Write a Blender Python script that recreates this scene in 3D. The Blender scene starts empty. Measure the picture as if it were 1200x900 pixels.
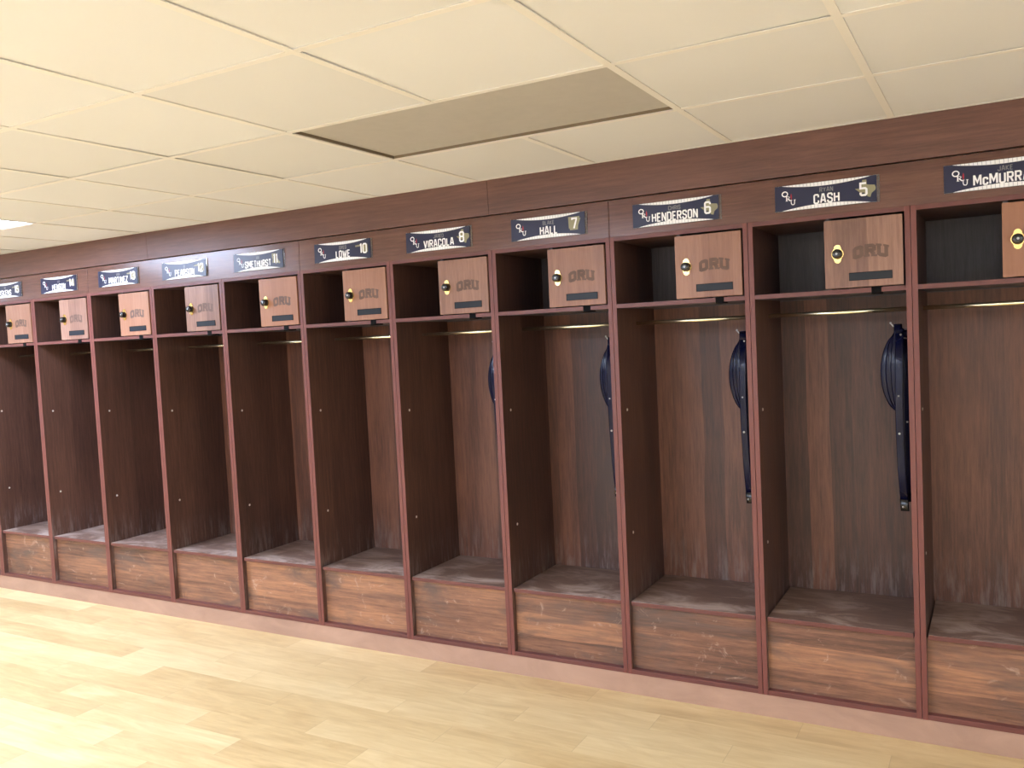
import bpy, bmesh, math, random
from mathutils import Matrix, Vector
random.seed(7)
scene = bpy.context.scene
COL = scene.collection
W = 0.61           # one locker
Z0 = 0.095         # top of the plinth
CEIL = 3.79*W + Z0
FAC = 2.145 + Z0   # joint between the two header boards

# ------------------------------------------------------------------ materials
def lin(c):
    return tuple(((v/255)/12.92 if v/255 <= .04045 else ((v/255+.055)/1.055)**2.4) for v in c)+(1,)

class NT:
    def __init__(s, name):
        s.m = bpy.data.materials.new(name); s.m.use_nodes = True
        s.t = s.m.node_tree; s.b = s.t.nodes['Principled BSDF']
    def n(s, typ, **kw):
        nd = s.t.nodes.new(typ)
        for k, v in kw.items(): setattr(nd, k, v)
        return nd
    def put(s, sock, v):
        if isinstance(v, bpy.types.NodeSocket): s.t.links.new(v, sock)
        else: sock.default_value = v
    def math(s, op, a, b=None, c=None, clamp=False):
        nd = s.n('ShaderNodeMath', operation=op, use_clamp=clamp)
        s.put(nd.inputs[0], a)
        if b is not None: s.put(nd.inputs[1], b)
        if c is not None: s.put(nd.inputs[2], c)
        return nd.outputs[0]
    def pos(s, scale=(1, 1, 1), loc=(0, 0, 0)):
        g = s.n('ShaderNodeNewGeometry'); mp = s.n('ShaderNodeMapping')
        mp.inputs['Scale'].default_value = scale; mp.inputs['Location'].default_value = loc
        s.t.links.new(g.outputs['Position'], mp.inputs['Vector']); return mp.outputs[0]
    def noise(s, vec, scale=1, detail=4, rough=.55, dist=0):
        nd = s.n('ShaderNodeTexNoise'); s.put(nd.inputs['Vector'], vec)
        nd.inputs['Scale'].default_value = scale; nd.inputs['Detail'].default_value = detail
        nd.inputs['Roughness'].default_value = rough; nd.inputs['Distortion'].default_value = dist
        return nd.outputs['Fac']
    def rng(s, v, a, b, c=0, d=1):
        nd = s.n('ShaderNodeMapRange'); s.put(nd.inputs[0], v)
        for i, q in enumerate((a, b, c, d)): s.put(nd.inputs[i+1], q)
        return nd.outputs[0]
    def mix(s, f, a, b, mode='MIX'):
        nd = s.n('ShaderNodeMix', data_type='RGBA', blend_type=mode)
        s.put(nd.inputs[0], f); s.put(nd.inputs[6], a); s.put(nd.inputs[7], b)
        return nd.outputs[2]
    def ramp(s, f, stops):
        nd = s.n('ShaderNodeValToRGB'); s.put(nd.inputs[0], f); e = nd.color_ramp.elements
        while len(e) < len(stops): e.new(.5)
        for i, (p, c) in enumerate(stops): e[i].position = p; e[i].color = c
        return nd.outputs[0]
    def sep(s, vec):
        nd = s.n('ShaderNodeSeparateXYZ'); s.put(nd.inputs[0], vec); return nd.outputs
    def wn(s, *v):
        c = s.n('ShaderNodeCombineXYZ')
        for i, q in enumerate(v): s.put(c.inputs[i], q)
        w = s.n('ShaderNodeTexWhiteNoise', noise_dimensions='3D'); s.put(w.inputs[0], c.outputs[0])
        return w.outputs[0]
    def bump(s, h, strength=.2, dist=.001):
        nd = s.n('ShaderNodeBump'); s.put(nd.inputs['Height'], h)
        nd.inputs['Strength'].default_value = strength; nd.inputs['Distance'].default_value = dist
        s.t.links.new(nd.outputs[0], s.b.inputs['Normal'])

def plain(name, rgb, rough=.5, metal=0, coat=0, noise=0.0):
    N = NT(name); b = N.b
    c = lin(rgb)
    if noise:
        f = N.noise(N.pos(), 25, 5)
        v = N.rng(f, .3, .7, 1-noise, 1+noise)
        nd = N.n('ShaderNodeHueSaturation'); nd.inputs['Color'].default_value = c; N.put(nd.inputs['Value'], v)
        N.put(b.inputs['Base Color'], nd.outputs[0])
    else: b.inputs['Base Color'].default_value = c
    b.inputs['Roughness'].default_value = rough; b.inputs['Metallic'].default_value = metal
    b.inputs['Coat Weight'].default_value = coat
    return N.m

def wood(name, dark, mid, light, axis='z', strip=0, strip_amt=.5, rough=.42, band=6, wear=None, knots=0, patch=None, tint=None):
    """stained veneer; grain runs along axis; strips are the leaves of veneer side by side"""
    N = NT(name)
    a, l = 1.0, .06
    sc = (a, a, l) if axis == 'z' else (l, a, a)
    fine = N.noise(N.pos(sc), 75, 6, .78)
    bands = N.noise(N.pos((sc[0], sc[1], sc[2]*1.6)), band, 4, .6, 1.2)
    big = N.noise(N.pos((1, 1, 1), (3.1, 1.7, 5)), 1.7, 3, .5, .4)
    f = N.math('MULTIPLY', N.rng(fine, .36, .64), .42)
    f = N.math('MULTIPLY_ADD', N.rng(bands, .25, .75), .38, f)
    f = N.math('MULTIPLY_ADD', N.rng(big, .3, .7), .2, f)
    if strip:
        P = N.sep(N.pos()); wob = N.noise(N.pos((.8, .8, .8)), 2.2, 2)
        k = 'XYZ'.index('X') if axis == 'z' else 2
        u = N.math('MULTIPLY_ADD', P[k], 1/strip, N.math('MULTIPLY', wob, .35))
        if axis == 'z': u = N.math('MULTIPLY_ADD', P[1], 1/(strip*1.3), u)
        w = N.wn(N.math('FLOOR', u), N.math('FLOOR', N.math('DIVIDE', P[0], W)), 1.5) if axis == 'x' else N.wn(N.math('FLOOR', u), 2.5, 1.5)
        f = N.math('MULTIPLY_ADD', N.math('SUBTRACT', w, .5), strip_amt, f)
    col = N.ramp(f, [(.12, lin(dark)), (.5, lin(mid)), (.88, lin(light))])
    if tint:
        Pt = N.sep(N.pos()); hh = N.wn(N.math('FLOOR', N.math('DIVIDE', Pt[0], W)), 6.5, 2.5)
        col = N.mix(N.rng(hh, .35, .9, 0, tint[1]), col, lin(tint[0]))
    if knots:
        v = N.n('ShaderNodeTexVoronoi', feature='F1'); N.put(v.inputs['Vector'], N.pos((1, 1, .55) if axis == 'z' else (.55, 1, 1)))
        v.inputs['Scale'].default_value = knots
        kn = N.math('MULTIPLY', N.rng(v.outputs['Distance'], .02, .13, 1, 0), N.rng(N.sep(v.outputs['Color'])[0], .72, .78))
        kn = N.math('MULTIPLY', kn, N.rng(N.noise(N.pos((1, 1, .3)), 60, 3), .35, .65))
        col = N.mix(N.math('MULTIPLY', kn, .75, clamp=True), col, lin(tuple(v_*.45 for v_ in dark)))
    if patch:   # dark smears and pale scuffs of kicked, dusty boards
        pc, pm, lm = patch
        s1 = N.noise(N.pos((.45, 1, 1.5), (9, 2, 4)), 5.0, 4, .6, .8)
        col = N.mix(N.rng(s1, .5, .68, 0, pm), col, lin(pc))
        s2 = N.noise(N.pos((1, 1, 1.2), (1, 7, 2)), 8, 5, .7, 1.5)
        col = N.mix(N.rng(s2, .60, .72, 0, lm), col, lin((205, 175, 155)))
    if wear:    # height of the worn zone above the seat
        P = N.sep(N.pos()); z = N.rng(P[2], wear[0], wear[1], 1, 0)
        s3 = N.noise(N.pos((1, 1, .12)), 45, 4, .7)
        m = N.math('MULTIPLY', z, N.rng(s3, .48, .68), clamp=True)
        col = N.mix(N.math('MULTIPLY', m, .5), col, lin((150, 138, 132)))
    N.put(N.b.inputs['Base Color'], col)
    N.put(N.b.inputs['Roughness'], N.rng(bands, .2, .8, rough-.06, rough+.08))
    N.b.inputs['Specular IOR Level'].default_value = .5
    N.bump(fine, .12, .0006)
    return N.m

M = {}
M['side'] = wood('dark_veneer_side', (60, 40, 33), (83, 56, 46), (104, 72, 58), 'z', strip=.16, strip_amt=.28, band=5, wear=(.44, .62), rough=.45)
M['back'] = wood('dark_veneer_back', (68, 47, 40), (95, 63, 51), (126, 84, 65), 'z', strip=.098, strip_amt=.62, band=9, wear=(.43, .66), knots=2.2, rough=.45)
M['bench'] = wood('bench_front_veneer', (86, 58, 46), (132, 92, 70), (172, 122, 88), 'x', strip=.11, strip_amt=.45, band=7, rough=.45, knots=2.6, patch=((92, 74, 66), .85, .45))
M['fascia'] = wood('header_veneer', (84, 57, 50), (103, 71, 62), (122, 85, 73), 'x', band=4, rough=.22)
M['fascia2'] = wood('upper_header_veneer', (84, 57, 50), (103, 71, 62), (122, 85, 73), 'x', band=4, rough=.42)
M['door'] = wood('lockbox_door_veneer', (112, 82, 70), (136, 101, 86), (158, 121, 102), 'z', strip=.13, strip_amt=.5, tint=((168, 112, 76), .6), band=5, rough=.38)
M['cubby'] = wood('cubby_dark_laminate', (60, 54, 56), (80, 74, 77), (98, 92, 97), 'z', band=8, rough=.45)
M['edge'] = wood('red_edge_banding', (100, 53, 47), (110, 59, 52), (119, 66, 58), 'z', band=4, rough=.4)
M['edgex'] = wood('red_edge_banding_rail', (93, 50, 45), (103, 57, 51), (113, 65, 58), 'x', band=4, rough=.4)

def seat_mat():
    N = NT('worn_seat_veneer')
    fine = N.noise(N.pos((.06, 1, 1)), 140, 5, .65)
    bl = N.noise(N.pos((.5, 1, 1), (4, 1, 0)), 7, 5, .65, .8)
    P = N.sep(N.pos())
    front = N.rng(P[1], .0, .30, 1, 0)      # rubbed pale where people sit, near the front edge
    d = N.math('MULTIPLY', N.rng(bl, .46, .62), N.math('MULTIPLY_ADD', front, .6, .4), clamp=True)
    base = N.ramp(N.math('MULTIPLY_ADD', fine, .5, N.math('MULTIPLY', bl, .5)), [(.3, lin((98, 74, 64))), (.7, lin((142, 114, 100)))])
    col = N.mix(N.math('MULTIPLY', d, .8), base, lin((196, 176, 164)))
    N.put(N.b.inputs['Base Color'], col); N.b.inputs['Roughness'].default_value = .5
    N.bump(fine, .1, .0006); return N.m
M['seat'] = seat_mat()

def plinth_mat():
    N = NT('dusty_plinth')
    a = N.noise(N.pos((.4, 1, 1)), 9, 5, .65, .8); b = N.noise(N.pos(), 1.6, 3)
    col = N.ramp(N.math('MULTIPLY_ADD', a, .5, N.math('MULTIPLY', b, .5)), [(.3, lin((148, 116, 98))), (.52, lin((168, 134, 113))), (.75, lin((184, 149, 126)))])
    sc = N.noise(N.pos((1, 1, 2)), 30, 4, .7)
    col = N.mix(N.rng(sc, .70, .78, 0, .5), col, lin((110, 80, 68)))
    N.put(N.b.inputs['Base Color'], col); N.b.inputs['Roughness'].default_value = .55
    return N.m
M['plinth'] = plinth_mat()

def floor_mat():
    N = NT('maple_plank_floor'); P = N.sep(N.pos())
    r = N.math('DIVIDE', P[1], -.152); row = N.math('FLOOR', r); fr = N.math('FRACT', r)
    off = N.math('FRACT', N.math('MULTIPLY_ADD', row, .384, .509))
    c = N.math('SUBTRACT', N.math('DIVIDE', P[0], .914), N.math('SUBTRACT', off, 1.0)); cf = N.math('FLOOR', c); fx = N.math('FRACT', c)
    h = N.wn(row, cf, 3.3); h2 = N.wn(cf, row, 8.1)
    cmb = N.n('ShaderNodeCombineXYZ')
    N.put(cmb.inputs[0], N.math('MULTIPLY', P[0], .10)); N.put(cmb.inputs[1], P[1]); N.put(cmb.inputs[2], N.math('MULTIPLY', h, 9))
    g = N.noise(cmb.outputs[0], 46, 5, .6, .4)
    cm2 = N.n('ShaderNodeCombineXYZ')
    N.put(cm2.inputs[0], N.math('MULTIPLY', P[0], .28)); N.put(cm2.inputs[1], P[1]); N.put(cm2.inputs[2], N.math('MULTIPLY', h2, 9))
    g2 = N.noise(cm2.outputs[0], 9, 4, .6, 1.0)
    f = N.math('MULTIPLY_ADD', g, .30, N.math('MULTIPLY_ADD', g2, .62, N.math('MULTIPLY', h, .24)))
    col = N.ramp(f, [(.34, lin((192, 160, 112))), (.55, lin((212, 184, 134))), (.78, lin((228, 204, 156)))])
    ex = N.math('MINIMUM', fx, N.math('SUBTRACT', 1, fx)); ey = N.math('MINIMUM', fr, N.math('SUBTRACT', 1, fr))
    sx = N.rng(ex, .0, .0022, .5, 0); sy = N.rng(ey, .0, .012, .28, 0)
    seam = N.math('MAXIMUM', sx, sy)
    col = N.mix(seam, col, lin((160, 132, 98)))
    N.put(N.b.inputs['Base Color'], col)
    N.put(N.b.inputs['Roughness'], N.rng(g2, .3, .7, .34, .46))
    N.bump(N.math('MULTIPLY', seam, -1), .25, .0008)
    return N.m
M['floor'] = floor_mat()

def tile_mat():
    N = NT('ceiling_tile'); a = N.noise(N.pos(), 260, 3, .7); b = N.noise(N.pos(), .9, 3)
    P = N.sep(N.pos((1/W, 1/(1.02*W), 1), (.09, .09, 0)))
    h = N.wn(N.math('FLOOR', P[0]), N.math('FLOOR', P[1]), 4)
    f = N.math('MULTIPLY_ADD', h, .45, N.math('MULTIPLY', b, .55))
    col = N.ramp(f, [(.2, lin((230, 230, 228))), (.8, lin((238, 239, 238)))])
    N.put(N.b.inputs['Base Color'], col); N.b.inputs['Roughness'].default_value = .9
    N.b.inputs['Specular IOR Level'].default_value = .15
    N.bump(a, .25, .0008); return N.m
M['tile'] = tile_mat()
M['tee'] = plain('painted_tee_bar', (242, 239, 232), .55)
M['wall'] = plain('painted_wall', (228, 225, 222), .8, noise=.02)
M['navy'] = plain('navy_print', (30, 34, 66), .32, noise=.04)
M['white'] = plain('white_print', (248, 249, 252), .35)
M['greyp'] = plain('grey_print', (128, 128, 132), .4)
M['stripe'] = plain('pinstripe_print', (150, 150, 170), .4)
M['olive'] = plain('khaki_print', (146, 142, 112), .4)
M['red'] = plain('red_print', (170, 30, 52), .4)
M['brass'] = plain('polished_brass', (246, 216, 140), .2, metal=1)
M['rod'] = plain('brass_clothes_rod', (255, 248, 214), .27, metal=1)
M['black'] = plain('black_plastic', (16, 16, 18), .22, coat=.4)
M['latch'] = plain('black_latch', (9, 8, 10), .6)
M['steel'] = plain('steel', (190, 190, 192), .35, metal=1)
M['slate'] = plain('slate_card_holder', (34, 39, 46), .35)
M['engr'] = plain('burnt_engraving', (104, 80, 68), .6, noise=.12)
M['belt'] = plain('navy_patent_leather', (10, 13, 42), .24, coat=.08)
M['belttip'] = plain('black_belt_tip', (10, 10, 14), .25)
for q_, v_ in (('latch', .08), ('slate', .25), ('belt', .22)): M[q_].node_tree.nodes['Principled BSDF'].inputs['Specular IOR Level'].default_value = v_
M['bolt'] = plain('bolt_steel', (225, 220, 212), .4, metal=.3)
M['rim'] = plain('shaded_fixture_rim', (118, 104, 84), .6)  # brown tone stands in for the shadow line around the recessed diffuser
M['diffoff'] = plain('unlit_troffer_diffuser', (198, 194, 186), .45, noise=.03)
def acrylic():
    N = NT('clear_acrylic'); N.b.inputs['Base Color'].default_value = (.9, .93, .95, 1)
    N.b.inputs['Roughness'].default_value = .04; N.b.inputs['Transmission Weight'].default_value = .95
    N.b.inputs['IOR'].default_value = 1.49; return N.m
M['acrylic'] = acrylic()
def emis(name, rgb, s):
    N = NT(name); N.b.inputs['Base Color'].default_value = (.9, .9, .9, 1)
    N.b.inputs['Emission Color'].default_value = rgb+(1,); N.b.inputs['Emission Strength'].default_value = s; return N.m
M['lit'] = emis('cool_troffer_diffuser', (.72, .86, 1.16), 9.6)
M['warm'] = emis('warm_troffer_diffuser', (.80, .86, .98), 7.0)

# ------------------------------------------------------------------ mesh helpers
def box(bm, x0, x1, y0, y1, z0, z1, mat=0, bevel=0, front=None):
    """axis aligned box; front = material index of the faces towards -y"""
    r = bmesh.ops.create_cube(bm, size=1, matrix=Matrix.Translation(((x0+x1)/2, (y0+y1)/2, (z0+z1)/2)) @ Matrix.Diagonal((x1-x0, y1-y0, z1-z0, 1)))
    fs = {f for v in r['verts'] for f in v.link_faces}
    for f in fs: f.material_index = mat
    if front is not None:
        for f in fs:
            if f.normal.y < -.5 or f.calc_center_median().y < y0+1e-6: f.material_index = front
    if bevel:
        es = {e for v in r['verts'] for e in v.link_edges}
        bmesh.ops.bevel(bm, geom=list(es), offset=bevel, segments=2, profile=.5, affect='EDGES')

def lathe(bm, prof, n=24, mtx=None, mat=0, sy=1):
    """profile (r, h) turned about -y"""
    rings = []
    for r, h in prof:
        rings.append([bm.verts.new((mtx or Matrix()) @ Vector((r*math.cos(2*math.pi*i/n), -h, sy*r*math.sin(2*math.pi*i/n)))) for i in range(n)])
    for a, b in zip(rings, rings[1:]):
        for i in range(n):
            f = bm.faces.new((a[i], a[(i+1) % n], b[(i+1) % n], b[i])); f.material_index = mat; f.smooth = True
    for rg in (rings[0], rings[-1]):
        try: bm.faces.new(rg).material_index = mat
        except ValueError: pass

def prism(bm, pts, y0, y1, mat=0):
    """polygon in xz pushed from y0 (front) to y1"""
    a = [bm.verts.new((x, y0, z)) for x, z in pts]; b = [bm.verts.new((x, y1, z)) for x, z in pts]
    n = len(pts)
    fs = [bm.faces.new(a), bm.faces.new(b[::-1])]
    for i in range(n): fs.append(bm.faces.new((a[i], b[i], b[(i+1) % n], a[(i+1) % n])))
    for f in fs: f.material_index = mat

def tube(bm, pts, r, n=10, mat=0):
    pts = [Vector(p) for p in pts]; rings = []
    for i, p in enumerate(pts):
        t = (pts[min(i+1, len(pts)-1)]-pts[max(i-1, 0)]).normalized()
        u = t.cross(Vector((0, 0, 1)));
        if u.length < .05: u = t.cross(Vector((0, 1, 0)))
        u.normalize(); v = t.cross(u)
        rings.append([bm.verts.new(p+u*r*math.cos(2*math.pi*k/n)+v*r*math.sin(2*math.pi*k/n)) for k in range(n)])
    for a, b in zip(rings, rings[1:]):
        for k in range(n):
            f = bm.faces.new((a[k], a[(k+1) % n], b[(k+1) % n], b[k])); f.smooth = True; f.material_index = mat
    bm.faces.new(rings[0][::-1]).material_index = mat; bm.faces.new(rings[-1]).material_index = mat

def strap(bm, pts, wdir, width, thick, n=14, mat=0):
    """belt strap of oval section swept along pts; wdir(i) = width direction"""
    pts = [Vector(p) for p in pts]; rings = []
    for i, p in enumerate(pts):
        t = (pts[min(i+1, len(pts)-1)]-pts[max(i-1, 0)]).normalized()
        w = Vector(wdir(i/(len(pts)-1))); w = (w-t*w.dot(t)).normalized(); q = t.cross(w)
        rg = []
        for k in range(n):
            a = 2*math.pi*k/n; cx, sx = math.cos(a), math.sin(a)
            rg.append(bm.verts.new(p+w*width/2*math.copysign(abs(cx)**.6, cx)+q*thick/2*math.copysign(abs(sx)**.8, sx)))
        rings.append(rg)
    for a, b in zip(rings, rings[1:]):
        for k in range(n):
            f = bm.faces.new((a[k], a[(k+1) % n], b[(k+1) % n], b[k])); f.smooth = True; f.material_index = mat
    bm.faces.new(rings[0][::-1]).material_index = mat; bm.faces.new(rings[-1]).material_index = mat

def obj(name, bm, mats, parent=None, fixn=True):
    if fixn: bmesh.ops.recalc_face_normals(bm, faces=bm.faces[:])
    me = bpy.data.meshes.new(name); bm.to_mesh(me); bm.free()
    for m in (mats if isinstance(mats, (list, tuple)) else [mats]): me.materials.append(m)
    o = bpy.data.objects.new(name, me); COL.objects.link(o)
    if parent: o.parent = parent
    return o
def thing(name, label, cat, loc, group=None):
    o = bpy.data.objects.new(name, None); COL.objects.link(o); o.location = loc; o.empty_display_size = .1
    o['label'] = label; o['category'] = cat
    if group: o['group'] = group
    return o
def struct(name, bm, mats):
    o = obj(name, bm, mats); o['kind'] = 'structure'; return o
def copy_tree(o, parent=None):
    c = o.copy(); COL.objects.link(c)
    if parent: c.parent = parent
    for ch in list(o.children): copy_tree(ch, c)
    return c
B = bmesh.new

# ------------------------------------------------------------------ room
XL, XR, YF, YB = -10.4, 2.6, -6.6, .505
bm = B(); box(bm, XL, XR, YF, YB, -.05, 0); struct('floor', bm, M['floor'])
bm = B(); box(bm, XL-.1, XL, YF, YB, 0, CEIL+.15); struct('wall_left', bm, M['wall'])
bm = B(); box(bm, XR, XR+.1, YF, YB, 0, CEIL+.15); struct('wall_right', bm, M['wall'])
bm = B(); box(bm, XL-.1, XR+.1, YF-.1, YF, 0, CEIL+.15); struct('wall_front', bm, M['wall'])
bm = B(); box(bm, XL-.1, XR+.1, YB, YB+.1, 0, CEIL+.15); struct('wall_back', bm, M['wall'])

# suspended ceiling: grid lines at x = (n-.09)W, y = -(1.10+1.02 n)W
GX = [(n-.09)*W for n in range(-17, 5)]
GX = [XL]+[g for g in GX if XL+.05 < g < XR-.05]+[XR]
GY = [.0]+[-(1.10+1.012*n)*W for n in range(0, 12)]
GY = [g for g in GY if g > YF+.05]+[YF]
FIX = {}    # cell (i,j) of left half -> lit
def fixture_at(x, row, lit): FIX[(min(range(len(GX)), key=lambda i: abs(GX[i]-x)), row)] = lit
fixture_at(-3.09*W, 1, False)
fixture_at(-9.09*W, 1, True)
fixture_at(-15.09*W, 1, True)
fixture_at(-5.09*W, 4, True)
fixture_at(-11.09*W, 4, True)
for q in (-11.09, -8.09, -5.09, -2.09, .91): fixture_at(q*W, 8, True)  # unseen row, filled out with added panels to brighten the clothes rods
fixture_at(1.91*W, 4, True)  # unseen panel added as fill for the dim right side
taken = set()
for (i, j) in FIX: taken |= {(i, j), (i+1, j)}
bm = B()
for i in range(len(GX)-1):
    for j in range(len(GY)-1):
        if (i, j) in taken: continue
        x0, x1, y1, y0 = GX[i]+.003, GX[i+1]-.003, GY[j]-.003, GY[j+1]+.003
        hs = [random.choice((.0, .0, .0005, .0025)) for _ in range(4)]
        th = .015
        vs = [bm.verts.new((x, y, CEIL+.002+h)) for (x, y), h in zip(((x0, y0), (x1, y0), (x1, y1), (x0, y1)), hs)]
        vt = [bm.verts.new((v.co.x, v.co.y, v.co.z+th)) for v in vs]
        bm.faces.new(vs[::-1]); bm.faces.new(vt)
        for k in range(4): bm.faces.new((vs[k], vs[(k+1) % 4], vt[(k+1) % 4], vt[k]))
struct('ceiling', bm, M['tile'])
bm = B(); box(bm, XL, XR, YF, YB, CEIL+.12, CEIL+.15); struct('ceiling', bm, M['wall'])
bm = B(); t = .012
for i, x in enumerate(GX):
    xs = (x-t, x+t) if 0 < i < len(GX)-1 else ((x, x+.02) if i == 0 else (x-.02, x))
    segs = []; y = GY[0]
    for j in range(len(GY)-1):
        if (i, j) in taken and (i-1, j) in FIX: continue      # no bar through the middle of a light
        box(bm, xs[0], xs[1], GY[j+1], GY[j], CEIL-.0015, CEIL+.0015)
for j, y in enumerate(GY):
    ys = (y-t, y+t) if 0 < j < len(GY)-1 else ((y-.022, y) if j == 0 else (y, y+.02))
    box(bm, GX[0], GX[-1], ys[0], ys[1], CEIL-.0012, CEIL+.0012)
struct('trim_1', bm, M['tee'])

def make_light(i, j, lit, label):
    x0, x1, y1, y0 = GX[i]+.012, GX[i+2]-.012, GY[j]-.012, GY[j+1]+.012
    cx, cy = (x0+x1)/2, (y0+y1)/2; w, d = (x1-x0)/2, (y1-y0)/2
    t = thing('ceiling_light', label, 'ceiling light', (cx, cy, CEIL+.002), 'recessed ceiling lights')
    dep = .010 if not lit else .004
    bm = B(); r = .004
    for a in ((-w, w, -d, -d+r), (-w, w, d-r, d), (-w, -w+r, -d, d), (w-r, w, -d, d)): box(bm, a[0], a[1], a[2], a[3], 0, .1)
    box(bm, -w, w, -d, d, .1, .104)
    obj('housing', bm, M['rim'], t)
    bm = B(); box(bm, -w+r, w-r, -d+r, d-r, dep, dep+.003)
    obj('diffuser', bm, (M['lit'] if cx < -2.4 else M['warm']) if lit else M['diffoff'], t)
    return t
LL = {(1, -3): 'unlit grey panel light set into the ceiling tiles above the lockers',
      (1, -9): 'glowing white panel light in the ceiling at the left edge of the photo'}
for (i, j), lit in FIX.items():
    k = round(GX[i]/W+.09)
    make_light(i, j, lit, LL.get((j, k), 'glowing white ceiling panel light, unseen, put out of the frame to light the room'))

# header boards, each leaning a little out of plumb
def lean(bm, z0, k):
    for v in bm.verts: v.co.y += (v.co.z-z0)*k
n_t = 2
for a, b in ((-17, -14), (-14, -11), (-11, -8), (-8, -5), (-5, -2), (-2, 1), (1, 4)):
    bm = B(); box(bm, max(a*W, XL)+.001, min(b*W, XR)-.001, .0, .018, 1.979+Z0, FAC-.003, bevel=.0012); lean(bm, 1.979+Z0, .025); struct('trim_%d' % n_t, bm, M['fascia']); n_t += 1
for a, b in ((-18, -15), (-15, -11), (-11, -7), (-7, -3), (-3, 1), (1, 5)):
    bm = B(); box(bm, max(a*W, XL)+.001, min(b*W, XR)-.001, -.008, .018, FAC+.001, CEIL-.002, bevel=.0012); lean(bm, FAC, -.022); struct('trim_%d' % n_t, bm, M['fascia2']); n_t += 1
bm = B()
box(bm, XL, XR, .004, .03, 0, Z0-.001); struct('baseboard_back', bm, M['plinth'])

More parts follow.
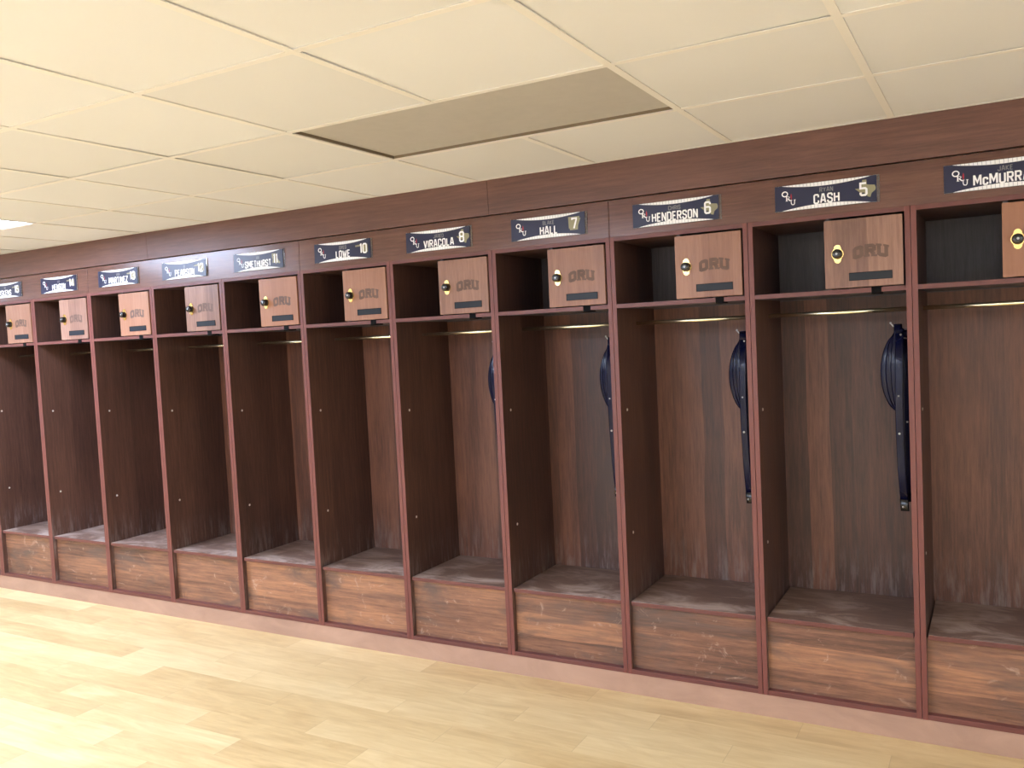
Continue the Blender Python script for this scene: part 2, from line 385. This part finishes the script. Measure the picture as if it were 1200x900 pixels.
# ------------------------------------------------------------------ lettering (own stroke alphabet)
G = {
 'A': (.55, [[(0, 0), (.2, 1), (.35, 1), (.55, 0)], [(.09, .3), (.46, .3)]]),
 'B': (.5, [[(0, 0), (0, 1), (.4, 1), (.5, .9), (.5, .62), (.42, .53), (0, .53)], [(.42, .53), (.5, .43), (.5, .1), (.4, 0), (0, 0)]]),
 'C': (.5, [[(.5, .68), (.5, .9), (.4, 1), (.1, 1), (0, .9), (0, .1), (.1, 0), (.4, 0), (.5, .1), (.5, .32)]]),
 'D': (.5, [[(0, 0), (0, 1), (.36, 1), (.5, .86), (.5, .14), (.36, 0), (0, 0)]]),
 'E': (.42, [[(.42, 1), (0, 1), (0, 0), (.42, 0)], [(0, .52), (.36, .52)]]),
 'F': (.42, [[(.42, 1), (0, 1), (0, 0)], [(0, .5), (.36, .5)]]),
 'G': (.5, [[(.5, .7), (.5, .9), (.4, 1), (.1, 1), (0, .9), (0, .1), (.1, 0), (.4, 0), (.5, .1), (.5, .48), (.28, .48)]]),
 'H': (.5, [[(0, 0), (0, 1)], [(.5, 0), (.5, 1)], [(0, .52), (.5, .52)]]),
 'I': (.02, [[(.01, 0), (.01, 1)]]),
 'J': (.45, [[(.45, 1), (.45, .1), (.35, 0), (.1, 0), (0, .1), (0, .3)]]),
 'K': (.5, [[(0, 0), (0, 1)], [(.48, 1), (.05, .5), (.5, 0)]]),
 'L': (.4, [[(0, 1), (0, 0), (.4, 0)]]),
 'M': (.68, [[(0, 0), (0, 1), (.06, 1), (.34, .3), (.62, 1), (.68, 1), (.68, 0)]]),
 'N': (.52, [[(0, 0), (0, 1), (.04, 1), (.48, 0), (.52, 0), (.52, 1)]]),
 'O': (.5, [[(.1, 0), (0, .1), (0, .9), (.1, 1), (.4, 1), (.5, .9), (.5, .1), (.4, 0), (.1, 0)]]),
 'P': (.5, [[(0, 0), (0, 1), (.4, 1), (.5, .9), (.5, .55), (.4, .45), (0, .45)]]),
 'R': (.5, [[(0, 0), (0, 1), (.4, 1), (.5, .9), (.5, .6), (.4, .5), (0, .5)], [(.26, .5), (.5, 0)]]),
 'S': (.5, [[(.5, .72), (.5, .9), (.4, 1), (.1, 1), (0, .9), (0, .66), (.08, .56), (.42, .44), (.5, .34), (.5, .1), (.4, 0), (.1, 0), (0, .1), (0, .28)]]),
 'T': (.5, [[(0, 1), (.5, 1)], [(.25, 1), (.25, 0)]]),
 'U': (.5, [[(0, 1), (0, .1), (.1, 0), (.4, 0), (.5, .1), (.5, 1)]]),
 'V': (.52, [[(0, 1), (.24, 0), (.28, 0), (.52, 1)]]),
 'W': (.74, [[(0, 1), (.16, 0), (.22, 0), (.37, .8), (.52, 0), (.58, 0), (.74, 1)]]),
 'X': (.5, [[(0, 0), (.5, 1)], [(0, 1), (.5, 0)]]),
 'Y': (.52, [[(0, 1), (.26, .45), (.52, 1)], [(.26, .45), (.26, 0)]]),
 'Z': (.48, [[(0, 1), (.48, 1), (0, 0), (.48, 0)]]),
 'c': (.4, [[(.4, .48), (.4, .62), (.32, .7), (.08, .7), (0, .62), (0, .08), (.08, 0), (.32, 0), (.4, .08), (.4, .22)]]),
 '0': (.5, [[(.1, 0), (0, .1), (0, .9), (.1, 1), (.4, 1), (.5, .9), (.5, .1), (.4, 0), (.1, 0)]]),
 '1': (.16, [[(0, .86), (.1, 1), (.12, 1), (.12, 0)]]),
 '2': (.5, [[(0, .75), (0, .9), (.1, 1), (.4, 1), (.5, .9), (.5, .62), (0, .12), (0, 0), (.5, 0)]]),
 '3': (.5, [[(0, .8), (0, .9), (.1, 1), (.4, 1), (.5, .9), (.5, .62), (.4, .52), (.2, .52)], [(.4, .52), (.5, .42), (.5, .1), (.4, 0), (.1, 0), (0, .1), (0, .2)]]),
 '4': (.5, [[(.38, 0), (.38, 1), (0, .3), (0, .24), (.52, .24)]]),
 '5': (.5, [[(.48, 1), (0, 1), (0, .58), (.4, .58), (.5, .48), (.5, .1), (.4, 0), (.1, 0), (0, .1), (0, .24)]]),
 '6': (.5, [[(.5, .78), (.5, .9), (.4, 1), (.1, 1), (0, .9), (0, .1), (.1, 0), (.4, 0), (.5, .1), (.5, .46), (.4, .56), (0, .56)]]),
 '7': (.5, [[(0, .86), (0, 1), (.5, 1), (.5, .9), (.2, 0)]]),
 '8': (.5, [[(.1, 0), (0, .1), (0, .42), (.1, .52), (0, .62), (0, .9), (.1, 1), (.4, 1), (.5, .9), (.5, .62), (.4, .52), (.5, .42), (.5, .1), (.4, 0), (.1, 0)], [(.1, .52), (.4, .52)]]),
 ' ': (.25, []),
}
def stroke(bm, pl, th, xf, y, mat=0, layer=[0]):
    """ribbon of width th along polyline, mitred corners, laid flat facing -y"""
    closed = pl[0] == pl[-1] and len(pl) > 2
    P = [Vector(p) for p in (pl[:-1] if closed else pl)]; n = len(P); L, R = [], []
    for i, p in enumerate(P):
        a = P[(i-1) % n] if (closed or i > 0) else None; b = P[(i+1) % n] if (closed or i < n-1) else None
        d1 = (p-a).normalized() if a is not None else None; d2 = (b-p).normalized() if b is not None else None
        if d1 is None: d1 = d2
        if d2 is None: d2 = d1
        nn = Vector((-(d1+d2).y, (d1+d2).x))
        nn = nn.normalized() if nn.length > 1e-6 else Vector((-d1.y, d1.x))
        k = th/2/max(.45, nn.dot(Vector((-d1.y, d1.x))))
        q = p
        L.append(q+nn*k); R.append(q-nn*k)
    VL = [bm.verts.new((xf(v)[0], y, xf(v)[1])) for v in L]; VR = [bm.verts.new((xf(v)[0], y, xf(v)[1])) for v in R]
    m = n if closed else n-1
    for i in range(m):
        j = (i+1) % n
        f = bm.faces.new((VL[i], VR[i], VR[j], VL[j])); f.material_index = mat

def text_width(s, h, th, gap=.2, ws=1.0): return sum(G[c][0]*ws+gap for c in s)*h-gap*h
def text(bm, s, cx, z, h, th=.15, gap=.26, ws=1.0, y=-.0005, mat=0, maxw=None):
    """s centred on cx, baseline z, height h; th in units of h"""
    w = text_width(s, h, th, gap, ws); kx = 1.0
    if maxw and w > maxw: kx = maxw/w
    x = cx-w*kx/2
    for c in s:
        gw, pls = G[c]
        for pl in pls:
            stroke(bm, [(px*ws, th/2+pz*(1-th)) for px, pz in pl], th, lambda v, x=x: (x+v.x*h*kx, z+v.y*h), y, mat)
        x += (gw*ws+gap)*h*kx
    bmesh.ops.recalc_face_normals

def facing(bm):
    for f in bm.faces:
        f.normal_update()
        if f.normal.y > 0: f.normal_flip()

SHAPES = {
 'texas': [(.36, 1), (.56, 1), (.56, .74), (.66, .70), (.82, .68), (.95, .66), (1.0, .5), (.98, .38), (.8, .22), (.72, .1), (.74, 0), (.62, .04), (.5, .22), (.42, .3), (.3, .26), (.2, .4), (0, .54), (.36, .54)],
 'arkansas': [(0, 1), (.92, 1), (.88, .86), (1, .86), (.9, .6), (.78, .3), (.76, 0), (.12, 0), (.12, .12), (.04, .14)],
 'oklahoma': [(0, .8), (.28, .8), (.28, .84), (.98, .84), (1, .12), (.8, .2), (.6, .16), (.42, .3), (.42, .68), (0, .68)],
 'louisiana': [(0, 1), (.48, 1), (.52, .8), (.4, .5), (.72, .5), (.78, .34), (1, .12), (.9, 0), (.7, .1), (.5, .02), (.3, .12), (.04, .14), (.1, .4), (0, .7)],
}
def make_sign(k, first, last, num, shape, label):
    """sign centred over the opening between dividers k-1 and k (right divider = k*W)"""
    w, h = .38, .1
    t = thing('name_sign', label, 'sign', (k*W-.304, .0012, 2.058+Z0), 'navy name signs above the lockers')
    t.rotation_euler.x = -.025
    bm = B(); box(bm, -w/2-.001, w/2+.011, -.0035, 0, -h/2-.002, h/2+.002, bevel=.0006); obj('acrylic_holder', bm, M['acrylic'], t)
    bm = B(); box(bm, -w/2, w/2, -.0055, -.0036, -h/2, h/2); obj('print_panel', bm, M['navy'], t)
    yf = -.0058
    # pinstriped arcs along the top and bottom edge
    n = 34; x0, x1 = -w/2+.028, w/2-.022
    for s in (1, -1):
        bm = B(); pr = None
        for i in range(n+1):
            u = i/n; x = x0+(x1-x0)*u; d = .0155*max(0,math.sin(math.pi*u))**.8
            q = (bm.verts.new((x, yf, s*h/2)), bm.verts.new((x, yf, s*(h/2-d))))
            if pr: bm.faces.new((pr[0], pr[1], q[1], q[0]))
            pr = q
        facing(bm); band = obj('pinstripe_band', bm, M['white'], t, False)
        bm = B()
        for i in range(1, 24):
            u = i/24; x = x0+(x1-x0)*u; d = .0155*max(0,math.sin(math.pi*u))**.8-.0006
            if d < .002: continue
            v = [bm.verts.new(p) for p in ((x-.0006, yf-.0003, s*h/2), (x+.0006, yf-.0003, s*h/2), (x+.0006, yf-.0003, s*(h/2-d)), (x-.0006, yf-.0003, s*(h/2-d)))]
            bm.faces.new(v)
        facing(bm); obj('pinstripe', bm, M['stripe'], band, False)
    # college monogram stepping down, with a small red flame
    bm = B()
    ring = lambda cx, cz, rx, rz, a: [(cx+rx*math.cos(q*math.pi/10), cz+rz*math.sin(q*math.pi/10)) for q in range(21)]
    def raw(pl, th): stroke(bm, pl, th, lambda v: (v.x, v.y), yf)
    r0 = ring(-.151, .0175, .0105, .0095, 0); r0[-1] = r0[0]; raw(r0, .0042)
    ox, oz = -.1445, -.011
    raw([(ox, oz), (ox, oz+.018)], .0042); raw([(ox-.004, oz+.0008), (ox+.005, oz+.0008)], .0017); raw([(ox-.004, oz+.0175), (ox+.007, oz+.0175), (ox+.0115, oz+.0145), (ox+.007, oz+.0095), (ox, oz+.0095)], .002)
    raw([(ox+.005, oz+.009), (ox+.0145, oz)], .0042)
    ox, oz = -.127, -.0275
    raw([(ox, oz+.0195), (ox, oz+.006), (ox+.003, oz+.001), (ox+.009, oz), (ox+.0125, oz+.004), (ox+.0135, oz+.019)], .003)
    raw([(ox-.0035, oz+.019), (ox+.0045, oz+.019)], .0018); raw([(ox+.0095, oz+.019), (ox+.0175, oz+.019)], .0018)
    facing(bm); obj('monogram', bm, M['white'], t, False)
    bm = B(); fx, fz = -.1265, .0
    vs = [bm.verts.new((fx+a, yf-.0001, fz+b)) for a, b in ((-.001, -.006), (.0015, -.006), (.003, .004), (.0015, .014), (0, .019), (-.003, .008))]
    bm.faces.new(vs); facing(bm); obj('flame', bm, M['red'], t, False)
    # names
    nx = .012 if len(last) < 9 else .004
    bm = B(); text(bm, last, nx-.005, -.035, .039, th=.155, gap=.235, ws=.8, maxw=.198 if len(last) > 7 else .17, y=yf); facing(bm); obj('surname_lettering', bm, M['white'], t, False)
    if first:
        bm = B(); text(bm, first, nx-.005, .009, .019, th=.16, gap=.25, ws=.85, maxw=.075, y=yf); facing(bm); obj('first_name_lettering', bm, M['greyp'], t, False)
    if shape:
        bm = B(); sw, sh = (.075, .068) if shape == 'texas' else (.062, .06); sx, sz = (.112, -.031) if shape == 'texas' else (.108, -.028)
        if shape == 'oklahoma': sx, sw = .092, .082
        vs = [bm.verts.new((sx+a*sw, yf, sz+b*sh)) for a, b in SHAPES[shape]]
        bm.faces.new(vs); bmesh.ops.triangulate(bm, faces=bm.faces[:]); facing(bm); obj('state_outline', bm, M['olive'], t, False)
    cxn = {'texas': .143, 'arkansas': .138, 'oklahoma': .145, 'louisiana': .135}.get(shape, .145)
    bm = B(); text(bm, num, cxn, -.025, .053, th=.15, gap=.22, ws=.8, y=yf-.0004)
    facing(bm); obj('number_lettering', bm, M['white'], t, False)
    return t

signs = [
 (1, 'JAKE', 'McMURRAY', '4', 'texas', 'navy name sign at the right edge of the photo, its right side cut off'),
 (0, 'RYAN', 'CASH', '5', 'texas', 'navy name sign with a white 5 over a khaki state shape'),
 (-1, 'CHRIS', 'HENDERSON', '6', 'texas', 'navy name sign with a white 6 over a khaki state shape'),
 (-2, 'BLAKE', 'HALL', '7', 'arkansas', 'navy name sign with a white 7 over a khaki block shape'),
 (-3, 'JARED', 'VIRACOLA', '8', 'texas', 'navy name sign with a white 8 over a khaki state shape'),
 (-4, 'GREG', 'LOWE', '10', 'oklahoma', 'navy name sign with a white number 10'),
 (-5, 'IIIII', 'SMETHURST', '11', 'louisiana', 'navy name sign with a white number 11 and pale glare'),
 (-6, 'III', 'PEARSON', '12', 'oklahoma', 'navy name sign with a white number 12 in the glare'),
 (-7, 'IIIIIII', 'MARTINEZ', '13', 'oklahoma', 'navy name sign with a white number 13'),
 (-8, 'IIIIII', 'HENSON', '14', 'oklahoma', 'navy name sign numbered 14, second from the left edge'),
 (-9, 'IIII', 'ASKENS', '15', 'oklahoma', 'navy name sign numbered 15, cut by the left edge'),
]
for s in signs: make_sign(*s)

# ------------------------------------------------------------------ lockers
def make_locker():
    """local x from -W to 0 between divider centres; local z from the plinth top"""
    t = thing('locker', '', 'locker', (0, 0, Z0), 'open wooden lockers along the wall')
    g = .0008; th = .0197
    D = .492; H = 1.979
    for nm, xa, xb in (('l', -W+g, -W+g+th), ('r', -g-th, -g)):
        bm = B(); box(bm, xa, xb, 0, D, 0, H, mat=0, bevel=.0008)
        for f in bm.faces:
            if f.calc_center_median().y < .002: f.material_index = 1
        sp = obj('side_panel', bm, [M['side'], M['edge']], t)
        bm = B(); xf = xb if nm == 'l' else xa; s = 1 if nm == 'l' else -1
        for (yy, zz) in ((.085, .635), (.075, 1.203)):
            m = Matrix.Translation((xf, yy, zz)) @ Matrix.Rotation(math.pi/2*s, 4, 'Z')
            lathe(bm, [(.0001, -.001), (.0068, -.001), (.0068, .0006), (.005, .002), (.0001, .0024)], 14, m)
        obj('bolt', bm, M['bolt'], sp)
    xi0, xi1 = -W+g+th, -g-th
    bm = B(); box(bm, xi0, xi1, D-.012, D, .0, 1.66); obj('back_panel', bm, M['back'], t)
    bm = B(); box(bm, xi0, xi1, D-.012, D, 1.66, H); obj('cubby_back_panel', bm, M['cubby'], t)
    bm = B(); box(bm, xi0, xi1, 0, D-.012, 1.961, H, front=1); obj('top_panel', bm, [M['side'], M['edgex']], t)
    bm = B(); box(bm, xi0, xi1, .001, D-.012, 1.664, 1.682, front=1, bevel=0); obj('shelf', bm, [M['cubby'], M['edgex']], t)
    bm = B(); box(bm, xi0+.006, xi1-.004, .008, D-.014, .315, .334, bevel=.0015)
    for f in bm.faces:
        if f.calc_center_median().y < .0105 and f.calc_center_median().z < .3335: f.material_index = 1
    obj('seat', bm, [M['seat'], M['edgex']], t)
    bm = B(); box(bm, xi0, xi1, .03, .046, .0, .315); obj('bench_front', bm, M['bench'], t)
    bm = B(); box(bm, xi0, xi1, .001, .03, .0, .021, bevel=.001); obj('bottom_rail', bm, M['edgex'], t)
    bm = B(); tube(bm, [(xi0, .24, 1.595), (xi1, .24, 1.595)], .0092, 16)
    obj('clothes_rod', bm, M['rod'], t)
    # lock box in the right half of the cubby
    bm = B(); box(bm, -.306, -.290, .016, D-.012, 1.682, 1.961); obj('lockbox_wall', bm, M['cubby'], t)
    x0, x1, z0, z1 = -.3105, -.0275, 1.6865, 1.9525
    dr = B(); box(dr, x0, x1, -.004, .014, z0, z1, bevel=.0015); door = obj('lockbox_door', dr, M['door'], t)
    bm = B(); cx, cz, y = -.262, 1.82, -.004
    pts = []
    for i in range(48):
        a = 2*math.pi*i/48; ca, sa = math.cos(a), math.sin(a)
        r = .0225
        # lobes above and below
        zz = max(abs(sa)*r, 0)
        lob = .0135
        # union of the disc and two smaller lobes: distance along the ray
        best = r
        cy_ = .0225*math.copysign(1, sa)
        bq = sa*cy_; disc = bq*bq-(cy_*cy_-lob*lob)
        if disc > 0: best = max(best, bq+math.sqrt(disc))
        pts.append((cx+best*ca, cz+best*sa))
    prism(bm, pts, y-.003, y)
    bmesh.ops.bevel(bm, geom=[e for e in bm.edges if e.verts[0].co.y < y-.002 and e.verts[1].co.y < y-.002], offset=.0012, segments=2, affect='EDGES')
    obj('lock_plate', bm, M['brass'], door)
    bm = B(); m = Matrix.Translation((cx, y-.003, cz))
    lathe(bm, [(.0001, 0), (.0195, 0), (.0195, .004), (.0180, .006), (.0172, .022), (.0160, .0245), (.0085, .0252), (.0001, .0252)], 28, m)
    for i in range(20):
        a = 2*math.pi*i/20; m2 = m @ Matrix.Rotation(a, 4, 'Y')
        r = bmesh.ops.create_cube(bm, size=1, matrix=m2 @ Matrix.Translation((.0176, -.014, 0)) @ Matrix.Diagonal((.0016, .015, .002, 1)))
    obj('lock_knob', bm, M['black'], door)
    bm = B(); lathe(bm, [(.0001, .0245), (.0042, .0245), (.0042, .0258), (.0034, .0262), (.0001, .0262)], 18, m)
    obj('key_cylinder', bm, M['steel'], door)
    bm = B(); box(bm, -.2215, -.0660, -.0052, -.0035, 1.7125, 1.7435); 
    obj('card_holder', bm, M['slate'], door)
    bm = B()
    box(bm, -.2215, -.0660, -.0066, -.0052, 1.7415, 1.7435); box(bm, -.2215, -.0660, -.0066, -.0052, 1.7125, 1.7137)
    box(bm, -.2215, -.2203, -.0066, -.0052, 1.7125, 1.7435); box(bm, -.0672, -.0660, -.0066, -.0052, 1.7125, 1.7435)
    obj('card_holder_rim', bm, M['latch'], door)
    # arched block letters burnt into the door
    bm = B(); cx, R = -.143, .20
    def arch(v):
        x, z = v.x, v.y; a = x/R
        zz = 1.797+R*(math.cos(a)-1)+z*(1.0)
        return (cx+R*math.sin(a), zz+.004)
    hL = .049
    for ch, ox in (('O', -.0575), ('R', -.0125), ('U', .0315)):
        gw, pls = G[ch]
        for pl in pls:
            q = []
            for (a0, b0), (a1, b1) in zip(pl, pl[1:]):
                for s in range(4): q.append((a0+(a1-a0)*s/4, b0+(b1-b0)*s/4))
            q.append(pl[-1])
            q = [(ox+px*2*.0265, .0075+pz*(hL-.015)) for px, pz in q]
            if pl[0] == pl[-1]: q[-1] = q[0]
            stroke(bm, q, .0145, arch, -.0043)
        if ch in 'RU':     # slab serifs
            for sx in (.0, .0265):
                zz = .004 if ch == 'R' else hL-.004
                stroke(bm, [(ox+sx-.0105, zz), (ox+sx, zz), (ox+sx+.0105, zz)], .008, arch, -.0042)
    facing(bm); obj('engraved_letters', bm, M['engr'], door, False)
    bm = B(); box(bm, -.143, -.107, -.0006, .06, 1.6575, 1.6862, bevel=.0015); obj('latch', bm, M['latch'], t)
    # coat hook on the right side panel
    bm = B(); xp = xi1; yh = .13
    box(bm, xp-.003, xp, yh-.011, yh+.011, 1.475, 1.535, bevel=.001)
    tube(bm, [(xp, yh, 1.518), (xp-.02, yh-.002, 1.513), (xp-.042, yh-.004, 1.515), (xp-.06, yh-.006, 1.528), (xp-.068, yh-.007, 1.539)], .0028)
    tube(bm, [(xp, yh, 1.488), (xp-.012, yh-.02, 1.478), (xp-.024, yh-.035, 1.481), (xp-.030, yh-.042, 1.492)], .0026)
    for c in ((xp-.069, yh-.007, 1.541), (xp-.030, yh-.042, 1.494)):
        bmesh.ops.create_uvsphere(bm, u_segments=12, v_segments=8, radius=.0045, matrix=Matrix.Translation(c))
    obj('coat_hook', bm, M['steel'], t)
    return t

proto = make_locker()
lab = {
 2: 'open wooden locker beyond the right edge of the photo',
 1: 'open wooden locker at the right edge, cut off by the photo',
 0: 'open wooden locker under the sign numbered 5, navy belt bundle inside',
 -1: 'open wooden locker under the sign numbered 6, long navy belts inside',
 -2: 'open wooden locker under the sign numbered 7 with a knot in its back',
 -3: 'open wooden locker under the sign numbered 8',
 -4: 'open wooden locker under the sign numbered 10',
 -5: 'open wooden locker under the sign numbered 11',
 -6: 'open wooden locker under the sign numbered 12',
 -7: 'open wooden locker under the sign numbered 13',
 -8: 'open wooden locker under the sign numbered 14',
 -9: 'open wooden locker under the sign numbered 15',
 -10: 'wooden locker just beyond the left edge, only a sliver showing',
}
for k in sorted(lab, key=lambda q: abs(q)):
    o = proto if k == 0 else copy_tree(proto)
    o.location = (k*W, 0, Z0); o['label'] = lab[k]

# ------------------------------------------------------------------ belts on the coat hooks
def make_belt():
    t = thing('belt', '', 'belt', (0, 0, 0), 'navy belts hanging in the lockers')
    def arc(A, Bf, z0, z1, xb, yb, n=26, p=.75):
        return [(xb-A*max(0,math.sin(math.pi*i/n))**p, yb-Bf*math.sin(math.pi*i/n), z0+(z1-z0)*i/n) for i in range(n+1)]
    wd = lambda a, b: (lambda u: (a, b, 0))
    def one(pts, w_, wi, th_):
        bm = B(); strap(bm, pts, w_, wi, th_); obj('strap', bm, M['belt'], t)
    one(arc(.066, .012, 1.492, 1.192, -.052, .140, p=.42), wd(.95, -.3), .030, .013)
    one(arc(.046, .022, 1.505, 1.190, -.052, .130, p=.42), wd(.92, -.38), .030, .013)
    one(arc(.020, .034, 1.52, 1.186, -.054, .120, p=.5), wd(.98, -.15), .034, .012)
    one(arc(.002, .030, 1.51, 1.16, -.040, .128), wd(.97, .2), .030, .010)
    one(arc(.034, -.02, 1.49, 1.21, -.05, .155), wd(.7, .7), .030, .008)
    one([(-.060, .146, 1.44), (-.062, .144, 1.50), (-.064, .136, 1.534), (-.065, .122, 1.534), (-.063, .112, 1.50), (-.061, .108, 1.44)], wd(1, 0), .029, .008)
    one([(-.056, .092, 1.50), (-.058, .074, 1.38), (-.061, .074, 1.26), (-.0625, .085, 1.12), (-.060, .092, .96), (-.053, .10, .815)], wd(.98, -.2), .031, .005)
    one([(-.036, .11, 1.49), (-.037, .10, 1.36), (-.039, .10, 1.22), (-.040, .106, 1.08), (-.039, .11, .94), (-.037, .114, .83)], wd(.95, .3), .026, .005)
    bm = B(); strap(bm, [(-.0545, .0985, .842), (-.053, .10, .815), (-.052, .1005, .795)], wd(.98, -.2), .033, .009); obj('belt_end', bm, M['belttip'], t)
    for (x, y, z, r) in ((-.0635, .0815, 1.105, .0046), (-.036, .1000, 1.15, .0038), (-.062, .0705, 1.255, .0036), (-.058, .0935, .812, .004)):
        bm = B(); lathe(bm, [(.0001, -.001), (r, -.001), (r, .0006), (r*.7, .0018), (.0001, .0022)], 16, Matrix.Translation((x, y, z)))
        obj('rivet', bm, M['steel'], t)
    return t
b0 = make_belt()
bl = {0: 'navy patent belt bundle on a hook under sign 5, both ends showing',
      -1: 'navy patent belt bundle hanging in the locker under sign 6',
      -2: 'navy patent belt bundle half hidden by the divider under sign 7',
      -3: 'navy patent belt of which only a sliver shows under sign 8'}
for k in bl:
    o = b0 if k == 0 else copy_tree(b0)
    o.location = (k*W, 0, Z0); o['label'] = bl[k]

# ------------------------------------------------------------------ camera
f, rx, ry, rz = 1016.86, 1.51683796, -.049186699, .511812469
R = Matrix.Rotation(rz, 3, 'Z') @ Matrix.Rotation(rx, 3, 'X') @ Matrix.Rotation(ry, 3, 'Z')
cam = bpy.data.cameras.new('camera'); co = bpy.data.objects.new('camera', cam); COL.objects.link(co)
co.matrix_world = Matrix.Translation((.458269858*W, -5.93132*W, 2.55581953*W+Z0)) @ R.to_4x4()
cam.sensor_width = 36; cam.lens = f/1200*36; cam.clip_start = .02
scene.camera = co

w = bpy.data.worlds.new('world'); scene.world = w; w.use_nodes = True
w.node_tree.nodes['Background'].inputs[0].default_value = (.5, .5, .5, 1); w.node_tree.nodes['Background'].inputs[1].default_value = .02
vs = scene.view_settings
vs.view_transform = 'Standard'; vs.look = 'None'; vs.gamma = 1; vs.use_curve_mapping = False; vs.exposure = 1.9
